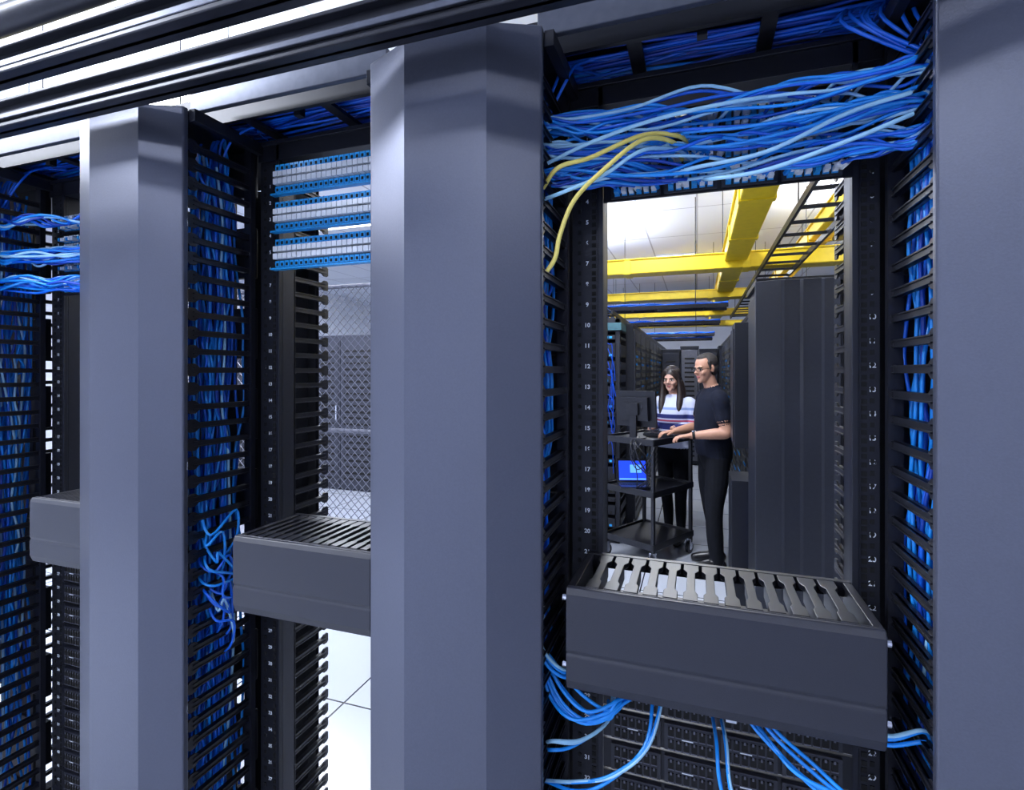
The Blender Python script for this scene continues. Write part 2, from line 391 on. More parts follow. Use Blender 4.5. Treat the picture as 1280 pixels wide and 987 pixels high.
# cables below horizontal manager, right bay
S2=[];S3=[]
for i in range(7):
    o=R(-.035,.02); q=R(-.03,.03)
    S2.append([w(-.31,1.08,-.60+o),w(-.26+q,1.06,-.665+o),w(-.20+q,1.05+q*.5,-.69+o*.6),w(-.15,1.08,-.672+o*.5),w(-.13+q,1.14,-.66),w(-.11+o,1.208,-.66)])
for i in range(5):
    o=R(-.02,.02); q=R(-.02,.02)
    S2.append([w(.08+o,1.208,-.66),w(.09+o,1.13,-.66+q),w(.12+o,1.09,-.685+q),w(.18+q,1.06+q,-.725+o),w(.25,1.04,-.745+o),w(.32,1.04,-.76+q),w(.37,1.06,-.80)])
for i in range(3):
    o=R(-.012,.012); q=R(-.03,.03)
    S3.append([w(-.08+o,1.208,-.67),w(-.078+o,1.13,-.675),w(-.09+q*.4,1.07,-.74),w(-.15+q,1.04,-.80+o),w(-.23,1.04,-.83+o),w(-.30,1.06,-.85)])
    S3.append([w(.04+o,1.208,-.74),w(.045+o,1.13,-.74),w(.05+o,1.09,-.79),w(.09+q,1.08,-.86+o),w(.15+q,1.08,-.90),w(.25,1.06,-.92)])
    S3.append([w(.26,1.10,-.64+o),w(.31,1.07,-.62+q),w(.36,1.06,-.61+o),w(.38,1.09,-.66)])
    S3.append([w(-.22,1.12,-.64+o),w(-.26,1.05,-.60+q),w(-.30,1.04,-.57+o),w(-.31,1.09,-.52)])
    S3.append([w(-.17+q,1.208,-.74+o),w(-.18,1.13,-.745),w(-.22+q,1.07,-.75+q),w(-.28,1.04,-.76+o),w(-.31,1.09,-.80)])
cables('lower_patch_cable_bundle',S2+S3[:9],.0033,'b2',None,7,3)
cables('lower_patch_cable_bundle',S3[9:],.0033,'b3',None,7,3)
# cables through the fingers
SS={'b1':[],'b2':[],'b3':[]}
kk=lambda:random.choices(['b1','b2','b3'],[4,4,.5])[0]
for i in range(12):
    h=R(-.68,-.38); a=R(.04,.13)
    SS[kk()].append([w(-1.30+R(-.02,.02),1.12,h+a+R(0,.05)),w(-1.25,1.07+R(-.02,.02),h+a*.5),w(-1.212+R(0,.01),1.05+R(-.02,.04),h),w(-1.195+R(-.01,.02),1.08+R(-.02,.05),h+R(-.06,.05)),w(-1.22,1.12+R(-.03,.04),h-R(.02,.12)),w(-1.28,1.10,h-R(.1,.2))])
for i in range(60):
    h=R(-1.3,.6); X=random.choice([-1.225,-1.225,-2.17,-.2835]); yy=R(-.05,.06); a=R(.05,.25)
    SS[kk()].append([w(X-.05,1.12+yy*.5,h+a),w(X-.03,1.10+yy,h+a*.5),w(X-.022,1.10+yy*.8,h),w(X-.03,1.11+yy,h-a*.5),w(X-.05,1.12,h-a)])
for i in range(9):
    h=R(-.9,.5); X=.348; yy=R(-.05,.06); a=R(.05,.25)
    SS[kk()].append([w(X+.05,1.12+yy*.5,h+a),w(X+.03,1.10+yy,h+a*.5),w(X+.025,1.10+yy*.8,h),w(X+.03,1.11+yy,h-a*.5),w(X+.05,1.12,h-a)])
for k,s in SS.items(): cables('side_cable_loops',s,.0032,k,None,5,2)

# ------------------------------------------------------------ overhead near row
root=empty('overhead_strut_rails',(-1,.7,2.2)); mb=MB()
for (y0,h0,h1) in ((.85,.62,.690),(.66,.585,.640)):
    mb.ub(-4.5,2.6,y0,y0+.012,h0,h1,0); mb.ub(-4.5,2.6,y0-.018,y0+.028,h0,h0+.010,0); mb.ub(-4.5,2.6,y0-.018,y0+.028,h1-.008,h1,0)
    mb.ub(-4.5,2.6,y0-.008,y0,(h0+h1)/2-.008,(h0+h1)/2+.006,1)
for x in (-3.9,-2.9,1.6):
    for y in (.67,.86): mb.cyl(w(x,y,.6),(x*U,y*U,ZC),.006,8,0)
mb.obj('rails',['rail','railL'],root,.002)
root=empty('overhead_conduit',(-1,.5,2.6)); mb=MB()
mb.cyl(w(-5,.78,.83),w(2.5,.78,.83),.028,20,0)
for x in (-4,1.6): mb.cyl(w(x,.78,.83),(x*U,.78*U,ZC),.005,8,0)
mb.obj('conduits',['rail','rail'],root,0,True)
root=empty('rack_top_cable_tray',w(-.5,1.2,.70)); mb=MB()
for y in (1.10,1.45): mb.ub(-3,1.7,y,y+.012,.68,.76)
mb.ub(-3,1.7,1.12,1.45,.735,.742)
for i in range(18): mb.ub(-3+i*.26,-2.97+i*.26,1.11,1.45,.69,.70)
for i in range(10): mb.ub(-3+i*.5,-2.98+i*.5,1.12,1.14,HT,.70); 
mb.obj('tray_frame',['black'],root)
for k,c in (('b0',18),('b1',10),('b2',3)):
    s=[]
    for i in range(c):
        y=R(1.13,1.42); s.append([w(-3+j*.35,y+R(-.03,.03),.705+R(0,.022)) for j in range(14)])
    cables('tray_cables',s,.0036,k,root,4)
s=[]
for L in (-.2835,-1.225,-2.17,.348,-.62,-1.57):
    for i in range(8):
        x=L+R(-.08,.05); s.append([w(x+R(-.1,.15),R(1.2,1.35),.715),w(x,1.18,.70),w(x-R(0,.05),1.13,.64),w(L-.06 if L in(-.2835,-1.225,-2.17) else L+.08,1.13+R(-.03,.03),.52)])
cables('drop_cable_bundle',s,.0032,'b1',None,5,2)

def trough(name,p0,p1,wd,ht,hang=3):
    p0=Vector(p0);p1=Vector(p1);d=(p1-p0);L=d.length;d.normalize();sd=Vector((-d.y,d.x,0));up=Vector((0,0,1));mb=MB()
    c=(p0+p1)/2
    mb.obox(c,d,sd,up,L/2,wd/2,.004)
    for s in (-1,1):
        mb.obox(c+sd*s*wd/2+up*ht/2,d,sd,up,L/2,.004,ht/2)
        mb.obox(c+sd*s*(wd/2+.008)+up*ht,d,sd,up,L/2,.012,.005)
    n=int(L/.9)
    for i in range(n+1):
        q=p0+d*(L*(i+.0)/max(1,n)) if 0<i<n else (p0+d*.03 if i==0 else p1-d*.03)
        for s in (-1,1): mb.obox(q+sd*s*(wd/2+.007)+up*ht/2,d,sd,up,.03,.006,ht/2+.008)
        mb.obox(q-up*.006,d,sd,up,.03,wd/2+.01,.005)
        if i%hang==0:
            for s in (-1,1): mb.cyl(q+sd*s*(wd/2+.013)+up*ht*.5,q+sd*s*(wd/2+.013)+up*(ZC-q.z),.004,6,1)
    r=empty(name,c); mb.obj('trough',['yel','rail'],r,.002); return r
Tn='yellow_fiber_trough'
trough(Tn,(-3.2,1.62,2.47),(1.8,1.62,2.47),.26,.10)
trough(Tn,(.315,2.3,2.56),(.315,11.5,2.56),.17,.11)
trough(Tn,(-1.6,5.0,2.50),(2.4,5.0,2.50),.20,.125)
trough(Tn,(.98,2.2,2.72),(.98,9,2.72),.16,.10)
for y in (6.9,9.0,11.0): trough(Tn,(-1.9,y,2.5),(2.2,y,2.5),.24,.09)
cables('yellow_fiber_bundle',[[(-3.1+j*.5,1.58+R(-.08,.08),2.50+R(0,.08)) for j in range(10)] for i in range(16)],.003,'ycab',None,4)

def ladder(name,p0,p1,wd,step=.25,cab=0,cm='b2'):
    p0=Vector(p0);p1=Vector(p1);d=(p1-p0);L=d.length;d.normalize();sd=Vector((-d.y,d.x,0));up=Vector((0,0,1));mb=MB();c=(p0+p1)/2
    for s in (-1,1): mb.obox(c+sd*s*wd/2,d,sd,up,L/2,.008,.02)
    n=int(L/step)
    for i in range(n): mb.obox(p0+d*(i+.5)*step,d,sd,up,.012,wd/2,.008)
    for t in (.15,.85):
        for s in (-1,1): q=p0+d*L*t+sd*s*wd/2; mb.cyl(q,(q.x,q.y,ZC),.004,6)
    r=empty(name,c); mb.obj('frame',['rail'],r)
    if cab:
        sp=[[tuple(p0+d*L*j/8+sd*R(-.4,.4)*wd+up*R(.014,.05)) for j in range(9)] for i in range(cab)]
        cables('cables',sp,.006,cm,r,4)
ladder('overhead_ladder_rack',(.63,2.05,2.46),(.63,9,2.46),.26,.30)
for y in (5.9,7.8,10.2,11.6): ladder('overhead_ladder_rack',(-1.8,y,2.28),(.3,y,2.28),.3,.25,22,'b1')
ladder('overhead_ladder_rack',(-.95,5.3,2.20),(-.95,12,2.20),.3,.25,14,'b1')

# ------------------------------------------------------------ background cabinets
def cabinet(x0,x1,y0,y1,zt,face,front='-y',name='server_cabinet',cab='cab'):
    root=empty(name,((x0+x1)/2,(y0+y1)/2,0)); mb=MB()
    mb.box(x0,x1,y0,y1,.03,zt-.03,0); mb.box(x0-.004,x1+.004,y0-.004,y1+.004,zt-.035,zt,0); mb.box(x0+.03,x1-.03,y0+.03,y1-.03,0,.03,0)
    if front in('+x','-x'):
        xs=x1 if front=='+x' else x0; sg=1 if front=='+x' else -1
        a,b=sorted((xs,xs+.018*sg)); mb.box(a,b,y0+.02,y1-.02,.08,zt-.07,1)
        a,b=sorted((xs+.018*sg,xs+.022*sg)); n=22
        for i in range(n):
            z=.15+i*(zt-.3)/n; mb.box(a,b,y0+.07,y1-.07,z,z+(zt-.3)/n*.55,2)
        for i in range(9):
            z=random.choice(range(2,20))*(zt-.3)/22+.15+(zt-.3)/22*.6; mb.box(a,b,y0+.1,y0+R(.15,.4),z,z+.02,4)
        a,b=sorted((xs+.018*sg,xs+.035*sg)); mb.box(a,b,y1-.05,y1-.03,zt*.45,zt*.55,3)
    else:
        ys=y0
        mb.box(x0+.02,x1-.02,ys-.018,ys,.08,zt-.07,1); n=22
        for i in range(n):
            z=.15+i*(zt-.3)/n; mb.box(x0+.07,x1-.07,ys-.022,ys-.018,z,z+(zt-.3)/n*.35,2)
        mb.box(x1-.05,x1-.03,ys-.035,ys-.018,zt*.45,zt*.55,3)
    mb.obj('enclosure',[cab,face,'hole','screw','b2'],root,.003)
root=empty('rack_side_cover',(.53,3.45,0)); mb=MB()
zt=2.10
pr=[(.305,3.20),(.43,3.165),(.445,3.172),(.52,3.172),(.535,3.165),(.62,3.165),(.635,3.172),(.68,3.178),(.715,3.20),(.715,3.23),(.305,3.23)]
mb.prism([(x,y,.03) for x,y in pr],(0,0,zt-.03))
mb.obj('cover',['cabf'],root,.003)
mb=MB(); mb.box(.33,.70,3.23,3.80,.0,zt-.01); mb.box(.70,1.3,3.35,3.80,0,zt-.02); mb.box(.735,.75,3.2,3.24,0,zt); mb.box(.318,.33,3.26,3.78,.06,zt-.05)
mb.box(.31,1.6,3.22,3.8,zt-.01,zt+.02)
mb.box(1.28,1.6,3.23,3.80,.0,zt-.01)
mb.obj('side_frame',['cab'],root,.002)
mb=MB(); mb.box(.752,.757,3.25,3.29,.0,zt-.02); mb.obj('edge_trim',['white'],root)
root=empty('equipment_stand',(.34,4.0,0)); mb=MB()
mb.box(.245,.37,3.92,4.25,1.08,1.94); mb.box(.235,.247,3.95,4.22,1.12,1.90)
mb.box(.225,.38,3.9,4.28,.0,.86); mb.box(.222,.226,3.94,4.24,.05,.82)
mb.box(.37,.40,3.9,4.28,0,2.0)
mb.obj('housing',['cab'],root,.006)
mb=MB(); mb.box(.362,.37,3.905,3.918,.86,1.08); mb.box(.355,.37,3.88,3.899,.2,.8); mb.obj('status_light',['blueled'],root)
y=4.35
while y<11.4:
    cabinet(.42,1.4,y,y+.6,2.1,'cabf','-x'); y+=.61
y=5.55
while y<11.8:
    cabinet(-1.6,-.62,y,y+.6,2.1,'cabf','+x'); y+=.61
x=-.58; k=0
while x<.4: cabinet(x,x+.3,9.6,10.2,2.0+.05*(k%2),'fence' if k==1 else 'cabf','-y'); x+=.31; k+=1
# open rack at end of left row
root=empty('open_network_rack',(-1.0,5.2,0)); mb=MB()
for x in (-1.25,-.72):
    for y in (4.98,5.45): mb.box(x,x+.04,y,y+.04,0,2.1)
mb.box(-1.25,-.68,4.98,5.49,2.06,2.1); mb.box(-1.25,-.68,4.98,5.49,0,.06)
z=.15
while z<2.0:
    hgt=random.choice([.04,.085,.085,.13]); mb.box(-1.21,-.72,4.965,5.4,z,z+hgt,1)
    for k in range(12):
        mb.box(-1.18+k*.037,-1.155+k*.037,4.958,4.967,z+.01,z+.03,random.choice([2,3,3]))
    mb.box(-.725,-.675,5.02,5.4,z+.005,z+hgt-.01,1)
    z+=hgt+.035
mb.box(-1.25,-.66,4.94,5.3,1.99,2.06,4)
mb.obj('chassis',['post','cab','port','hole','teal'],root,.002)
s=[]
for i in range(10):
    z=R(1.0,2.0); s.append([(-.9+R(-.1,.1),4.95,z),(-.83,4.90,z-.02),(-.76+R(-.03,.03),4.90,z-.08),(-.73+R(-.03,.03),4.93,z-R(.1,.3)),(-.74+R(-.04,.04),4.95,z-.4)])
cables('rack_cables',s,.004,'b0',root,5)

# left background: cabinets + chain link fence
x=-6.4
while x<-2.3:
    cabinet(x,x+.6,6.0,6.9,2.1,'cabg','-y','server_cabinet','cabg'); x+=.61
root=empty('chain_link_fence',(-3.4,4.36,0)); mb=MB()
fx0,fx1,fz0,fz1,fy=-5.6,-1.9,.05,2.45,4.36
def seg(ax,az,bx,bz,yy): mb.cyl((ax,yy,az),(bx,yy,bz),.0036,4)
H=fz1-fz0; sp=.085; k=fx0-H
while k<fx1:
    a0=max(0,fx0-k); a1=min(H,fx1-k)
    if a1>a0:
        seg(k+a0,fz0+a0,k+a1,fz0+a1,fy-.003)
        m0=fx0+fx1-k
        seg(m0-a0,fz0+a0,m0-a1,fz0+a1,fy+.003)
    k+=sp
for z in (fz0,1.02,fz1): mb.cyl((fx0,fy+.03,z),(fx1,fy+.03,z),.021,10)
for x in (fx0,-4.4,-2.6,fx1): mb.cyl((x,fy+.04,0),(x,fy+.04,2.5),.03,12)
mb.obj('mesh_and_posts',['fence'],root)

# ------------------------------------------------------------ cart
root=empty('av_cart',(-.4,4.78,0))
A=Vector((-.33,4.40,0)); ex=Vector((-.882,.472,0)); ey=Vector((.472,.882,0)); uz=Vector((0,0,1))
wx,wy=.50,.62; C=A+ex*wx/2+ey*wy/2
mb=MB()
for z,sh in ((1.02,0),(.60,0),(.17,0)):
    mb.obox(C+uz*z,ex,ey,uz,wx/2,wy/2,.012)
    for s in (-1,1):
        mb.obox(C+uz*(z+.006)+ex*s*wx/2,ex,ey,uz,.008,wy/2+.008,.026); mb.obox(C+uz*(z+.006)+ey*s*wy/2,ex,ey,uz,wx/2+.008,.008,.026)
for a in (-1,1):
    for b in (-1,1):
        p=C+ex*a*(wx/2-.012)+ey*b*(wy/2-.012)
        mb.obox(p+uz*.565,ex,ey,uz,.014,.014,.47)
mb.obj('frame',['black'],root,.003)
mb=MB()
for a in (-1,1):
    for b in (-1,1):
        p=C+ex*a*(wx/2-.02)+ey*b*(wy/2-.02)
        mb.cyl(p+uz*.05-ex*.014,p+uz*.05+ex*.014,.05,20,0); mb.cyl(p+uz*.05-ex*.017,p+uz*.05+ex*.017,.022,12,1)
        for s in (-1,1): mb.obox(p+uz*.085+ex*s*.02,ex,ey,uz,.002,.02,.045,1)
        mb.obox(p+uz*.128,ex,ey,uz,.022,.022,.004,1)
mb.obj('casters',['plastic','screw'],root,.001)
# monitor
Mo=empty('computer_monitor',(-.50,4.66,1.03)); mb=MB()
nd=Vector((.36,.93,0)).normalized(); sd=Vector((nd.y,-nd.x,0)); c=Vector((-.495,4.66,1.285))
up=(uz+nd*-.08).normalized(); 
mb.obox(c,sd,nd,up,.185,.012,.155,0); mb.obox(c-nd*.03,sd,nd,up,.13,.022,.10,0); mb.obox(c-nd*.055,sd,nd,up,.05,.02,.05,0)
mb.obox(c+nd*.0125,sd,nd,up,.168,.001,.136,1)
mb.obox(c-nd*.05-uz*.14,sd,nd,uz,.03,.014,.108,0)
mb.cyl((c.x-nd.x*.04,c.y-nd.y*.04,1.034),(c.x-nd.x*.04,c.y-nd.y*.04,1.046),.10,28,0)
for i in range(8): mb.obox(c-nd*.053+up*(.07-i*.01),sd,nd,up,.09,.0015,.0025,0)
mb.obj('body',['black','lcdoff'],Mo,.005)
# keyboard
K=empty('computer_keyboard',(-.20,4.76,1.035)); mb=MB(); kc=Vector((-.245,4.80,1.047)); 
mb.obox(kc,ex,ey,uz,.20,.07,.010,0)
for i in range(14):
    for j in range(5): mb.obox(kc+ex*(-.182+i*.028)+ey*(-.052+j*.026)+uz*.013,ex,ey,uz,.0115,.0105,.004,1)
mb.obj('keys',['plastic','cab'],K)
# laptop on middle shelf, screen lit
Lp=empty('laptop',(-.5,4.62,.62)); mb=MB(); lc=Vector((-.50,4.62,.630)); f=Vector((.30,-.954,0)).normalized(); s_=Vector((-f.y,f.x,0))
mb.obox(lc,s_,f,uz,.135,.10,.008,0)
upl=(uz-f*.25).normalized(); bc=lc-f*.10+upl*.108; nf=upl.cross(s_).normalized()
if nf.dot(f)<0: nf=-nf
mb.obox(bc,s_,nf,upl,.135,.005,.104,0); mb.obox(bc+nf*.0055,s_,nf,upl,.117,.001,.084,1)
mb.obox(bc+nf*.0066+s_*.03+upl*.015,s_,nf,upl,.05,.0004,.035,3); mb.obox(bc+nf*.0066-upl*.074,s_,nf,upl,.115,.0004,.006,3)
for i in range(12):
    for j in range(4): mb.obox(lc+s_*(-.115+i*.0205)+f*(-.07+j*.022)+uz*.010,s_,f,uz,.008,.009,.002,2)
mb.obj('shell',['plastic','lcd','cab','lcd2'],Lp,.001)
cs=[]
for i in range(6):
    cs.append([(-.47+R(-.02,.02),4.60,1.05),(-.47+R(-.05,.05),4.45,1.02),(-.46+R(-.06,.08),4.42,.9),(-.42+R(-.06,.06),4.43,.74),(-.45+R(-.06,.06),4.50,.63)])
cs.append([(-.32,4.385,1.0),(-.36,4.36,.9),(-.46,4.44,.80),(-.52,4.47,.9),(-.47,4.43,1.0)])
cables('cart_power_cords',cs,.004,'plastic',None,6,2)

# ------------------------------------------------------------ people
class Src:
    def __init__(s): s.v=[];s.f=[];s.lab=[]
    def rings(s,rs,label,n=20):
        o=len(s.v)
        for c,ax,ay in rs:
            for i in range(n):
                t=2*math.pi*i/n; s.v.append(tuple(c+ax*math.cos(t)+ay*math.sin(t))); s.lab.append(label)
        for k in range(len(rs)-1):
            for i in range(n):
                j=(i+1)%n; s.f.append([o+k*n+i,o+k*n+j,o+(k+1)*n+j,o+(k+1)*n+i])
        a=len(s.v); s.v.append(tuple(rs[0][0])); s.v.append(tuple(rs[-1][0])); s.lab+=[label]*2
        for i in range(n):
            j=(i+1)%n; s.f.append([a,o+j,o+i]); e=o+(len(rs)-1)*n; s.f.append([a+1,e+i,e+j])
    def torso(s,tab,label,T):
        Z=catmull([(z,y,rx) for z,y,rx,ry in tab],5); RY=catmull([(z,0,ry) for z,y,rx,ry in tab],5)
        rs=[(T@Vector((0,a[1],a[0])),T.to_3x3()@Vector((a[2],0,0)),T.to_3x3()@Vector((0,b[2],0))) for a,b in zip(Z,RY)]
        s.rings(rs,label,32)
    def tube(s,pr,label,T=Matrix(),n=18,flat=1.0,caps=True):
        P=catmull([p for p,r in pr],6); Rr_=[q[0] for q in catmull([(r,0,0) for p,r in pr],6)]
        P=[T@p for p in P]; rs=[]; L=len(P); a=None
        for i,(p,r) in enumerate(zip(P,Rr_)):
            d=(P[min(i+1,L-1)]-P[max(i-1,0)]).normalized()
            if a is None: a=d.orthogonal().normalized()
            a=(a-d*a.dot(d)).normalized(); b=d.cross(a)
            if caps and i==0:
                for t in (1.2,.9,.5): rs.append((p-d*r*math.sin(t)*.9,a*r*math.cos(t),b*r*math.cos(t)))
            rs.append((p,a*r,b*r))
            if caps and i==L-1:
                for t in (.5,.9,1.2): rs.append((p+d*r*math.sin(t)*.9,a*r*math.cos(t),b*r*math.cos(t)))
        s.rings(rs,label,n)
    def ell(s,c,rad,label,T=Matrix(),n=24):
        c=Vector(c); rs=[]
        T3=T.to_3x3()
        for k in range(1,16):
            t=math.pi*k/16-math.pi/2
            rs.append((T@(c+Vector((0,0,math.sin(t)*rad[2]))),T3@Vector((rad[0]*math.cos(t),0,0)),T3@Vector((0,rad[1]*math.cos(t),0))))
        s.rings(rs,label,n)
    def raw(s,name):
        me=bpy.data.meshes.new(name); me.from_pydata(s.v,[],s.f); me.update(); return me
def fuse(src,name,order,voxel=.006,sm=4):
    me=src.raw(name+'_t'); o=bpy.data.objects.new(name+'_t',me); bpy.context.collection.objects.link(o)
    import bmesh
    bm=bmesh.new(); bm.from_mesh(me); bmesh.ops.recalc_face_normals(bm,faces=bm.faces); bm.to_mesh(me); bm.free()
    r=o.modifiers.new('r','REMESH'); r.mode='VOXEL'; r.voxel_size=voxel; r.use_smooth_shade=True
    q=o.modifiers.new('s','SMOOTH'); q.iterations=sm; q.factor=.5
    dg=bpy.context.evaluated_depsgraph_get(); dg.update()
    nm=bpy.data.meshes.new_from_object(o.evaluated_get(dg))
    kd=kdtree.KDTree(len(src.v))
    for i,v in enumerate(src.v): kd.insert(v,i)
    kd.balance(); nm.materials.clear()
    for k in order: nm.materials.append(M[k])
    idx=[order.index(src.lab[kd.find(p.center)[1]]) for p in nm.polygons]
    nm.polygons.foreach_set('material_index',idx); nm.polygons.foreach_set('use_smooth',[True]*len(idx)); nm.update()
    bpy.data.objects.remove(o); nm.name=name
    return nm
def hand(src,wp,d,nrm,side,label,curl=.35,sc=1.0):
    wp=Vector(wp); d=Vector(d).normalized(); nrm=Vector(nrm); nrm=(nrm-d*nrm.dot(d)).normalized(); lat=d.cross(nrm)*side
    rs=[]
    for t,wd,th in ((-.015,.024,.020),(.01,.029,.017),(.04,.038,.016),(.07,.041,.0145),(.088,.038,.012)):
        rs.append((wp+d*t*sc,lat*wd*sc,nrm*th*sc))
    src.rings(rs,label,16)
    for i,(off,L) in enumerate(((.030,.068),(.0105,.078),(-.0095,.073),(-.029,.058))):
        b=wp+(d*.080+lat*off)*sc; a=curl*(1+.12*i); dd=(d+lat*off*2.2).normalized(); pr=[(b,.0088*sc)]; p=b
        for k,fr in enumerate((.45,.32,.23)):
            ang=a*(k+.6); v=dd*math.cos(ang)-nrm*math.sin(ang); p=p+v*L*fr*sc; pr.append((p,(.0086-.0009*(k+1))*sc))
        src.tube(pr,label,Matrix(),10)
    b=wp+(d*.022+lat*.026)*sc
    src.tube([(b,.0115*sc),(b+(d*.028+lat*.022-nrm*.006)*sc,.0105*sc),(b+(d*.055+lat*.030-nrm*.014)*sc,.0088*sc)],label,Matrix(),10)
def facing(F):
    F=Vector((F[0],F[1],0)).normalized(); return math.atan2(-F.x,F.y)
def add_mesh(name,me,root):
    o=bpy.data.objects.new(name,me); bpy.context.collection.objects.link(o); o.parent=root; return o
def join_meshes(a,src,order):
    import bmesh
    bm=bmesh.new(); bm.from_mesh(a); m2=src.raw('x'); n0=len(bm.faces); bm.from_mesh(m2); bm.faces.ensure_lookup_table()
    for i in range(n0,len(bm.faces)):
        f=bm.faces[i]; f.material_index=order.index(src.lab[src.f[i-n0][0]]); f.smooth=True
    bmesh.ops.recalc_face_normals(bm,faces=bm.faces[n0:])
    bm.to_mesh(a); bm.free()
def head(src,T,skin,sc=1.0):
    Hs=T@Matrix.Scale(sc,4)
    src.ell((0,-.012,.148),(.074,.094,.090),skin,Hs)
    src.ell((0,.020,.095),(.060,.066,.085),skin,Hs)
    src.ell((0,.036,.050),(.046,.046,.044),skin,Hs)
    src.ell((0,.066,.022),(.022,.020,.018),skin,Hs)
    src.tube([((0,.078,.130),.007),((0,.092,.112),.009),((0,.103,.094),.0115)],skin,Hs,12)
    for s in (-1,1):
        src.ell((s*.011,.093,.090),(.008,.009,.007),skin,Hs)
        src.ell((s*.076,-.008,.112),(.009,.019,.031),skin,Hs)
        src.ell((s*.036,.060,.088),(.022,.022,.020),skin,Hs)
    src.ell((0,.076,.137),(.050,.012,.009),skin,Hs)
def face_parts(T,root,sc,lipw=.021,brow='hairm'):
    Hs=T@Matrix.Scale(sc,4); s=Src()
    for k in (-1,1):
        s.ell((k*.030,.0765,.118),(.0135,.009,.0075),'eyew',Hs,14)
        s.ell((k*.030-.002,.0832,.1175),(.0066,.004,.0066),'iris',Hs,12)
        s.tube([((k*.014,.0865,.1335),.0035),((k*.030,.0855,.1375),.0038),((k*.047,.0735,.1340),.0026)],brow,Hs,8)
        s.tube([((k*.016,.083,.1245),.0022),((k*.030,.0855,.1268),.0026),((k*.045,.0765,.1230),.0020)],brow,Hs,8)
    s.ell((0,.0825,.0600),(lipw,.0075,.0038),'lip',Hs,14); s.ell((0,.0825,.0535),(lipw*.8,.0075,.0045),'lip',Hs,14)
    me=s.raw('face_features'); order=['eyew','iris',brow,'lip']
    for k in order: me.materials.append(M[k])
    for p in me.polygons: p.material_index=order.index(s.lab[p.vertices[0]]); p.use_smooth=True
    add_mesh('face_features',me,root)
I4=Matrix()
def man():
    F=(-1,-.30); root=empty('man',(.135,4.66,0)); root.rotation_euler=(0,0,facing(F))
    s=Src()
    lean=Matrix.Translation((0,0,.95))@Matrix.Rotation(-.05,4,'X')@Matrix.Translation((0,0,-.95))
    s.torso([(.80,-.005,.11,.085),(.87,-.01,.160,.115),(.94,-.01,.172,.128),(1.0,0,.170,.126)],'pants',I4)
    s.torso([(.925,0,.178,.137),(.98,.004,.179,.142),(1.06,.012,.172,.142),(1.16,.012,.175,.135),(1.28,.0,.190,.128),(1.38,-.008,.192,.112),(1.43,-.012,.150,.090),(1.47,-.012,.085,.068)],'polo',lean)
    N0=lean@Vector((0,-.012,1.44)); N1=N0+Vector((0,.035,.11))
    s.tube([(N0,.058),((N0+N1)/2,.055),(N1,.055)],'skin')
    s.tube([(lean@Vector((0,-.010,1.462)),.070),(lean@Vector((0,-.004,1.485)),.064)],'polo',I4,20,1,False)
    TH=Matrix.Translation(N1+Vector((-.006,.014,-.035)))@Matrix.Rotation(.42,4,'Z')@Matrix.Rotation(-.14,4,'X')
    head(s,TH,'skin',1.0)
    for k,fy in ((-1,.03),(1,-.04)):
        s.tube([((k*.085,0,.90),.098),((k*.092,.012,.70),.088),((k*.098,.018+fy*.5,.50),.070),((k*.102,.0+fy,.28),.064),((k*.105,-.015+fy,.11),.056),((k*.106,-.010+fy,.045),.058)],'pants')
        s.tube([((k*.106,-.055+fy,.048),.042),((k*.110,.02+fy,.050),.046),((k*.122,.10+fy,.040),.044),((k*.128,.165+fy,.033),.033)],'shoe')
    for k,sh,el,wr in ((-1,(-.185,-.005,1.395),(-.235,-.015,1.125),(-.165,.235,1.095)),(1,(.185,0,1.395),(.235,.06,1.13),(.10,.30,1.10))):
        sh=lean@Vector(sh); el=Vector(el); wr=Vector(wr); m=sh.lerp(el,.62)
        s.tube([(sh-Vector((k*.03,0,-.005)),.066),(sh+Vector((k*.008,0,-.02)),.068),(sh.lerp(el,.35),.063),(m,.062)],'polo')
        s.tube([(sh.lerp(el,.3),.046),(sh.lerp(el,.75),.045),(el,.042),(el.lerp(wr,.3),.044),(el.lerp(wr,.7),.035),(wr,.027)],'skin')
    order=['skin','polo','pants','shoe']
    body=fuse(s,'body',order)
    h=Src()
    hand(h,(-.165,.235,1.095),(.10,1,-.10),(0,0,1),1,'skin',.38)
    hand(h,(.10,.30,1.10),(-.10,1,-.10),(0,0,1),-1,'skin',.38)
    join_meshes(body,h,order)
    add_mesh('body',body,root)
    s=Src(); s.ell((0,-.029,.163),(.0800,.086,.083),'hairm',TH); s.ell((0,-.050,.112),(.0765,.058,.072),'hairm',TH)
    s.ell((0,.002,.203),(.052,.062,.038),'hairm',TH)
    for k in (-1,1): s.tube([((k*.070,.018,.170),.013),((k*.073,.014,.14),.010),((k*.072,.012,.112),.007)],'hairm',TH)
    add_mesh('hair',fuse(s,'hair',['hairm'],.004,2),root)
    face_parts(TH,root,1.0)
    g=MB()
    for k in (-1,1):
        c=Vector((k*.031,.098,.117)); pts=[TH@(c+Vector((math.cos(t)*.024,-abs(math.cos(t))*.002,math.sin(t)*.017))) for t in [i*math.pi/8 for i in range(17)]]
        for a,b in zip(pts,pts[1:]): g.cyl(a,b,.0018,6)
        g.cyl(TH@Vector((k*.055,.096,.121)),TH@Vector((k*.083,.0,.122)),.0018,6)
    g.cyl(TH@Vector((-.008,.100,.120)),TH@Vector((.008,.100,.120)),.0018,6)
    o=g.obj('eyeglasses',['hole']); o.parent=root
    g=MB(); wv=Vector((-.165,.235,1.095)); dv=(wv-Vector((-.235,-.015,1.125))).normalized()
    g.cyl(wv-dv*.030,wv-dv*.008,.0325,20,0); g.cyl(wv-dv*.019+Vector((0,0,.030)),wv-dv*.019+Vector((0,0,.038)),.017,16,1)
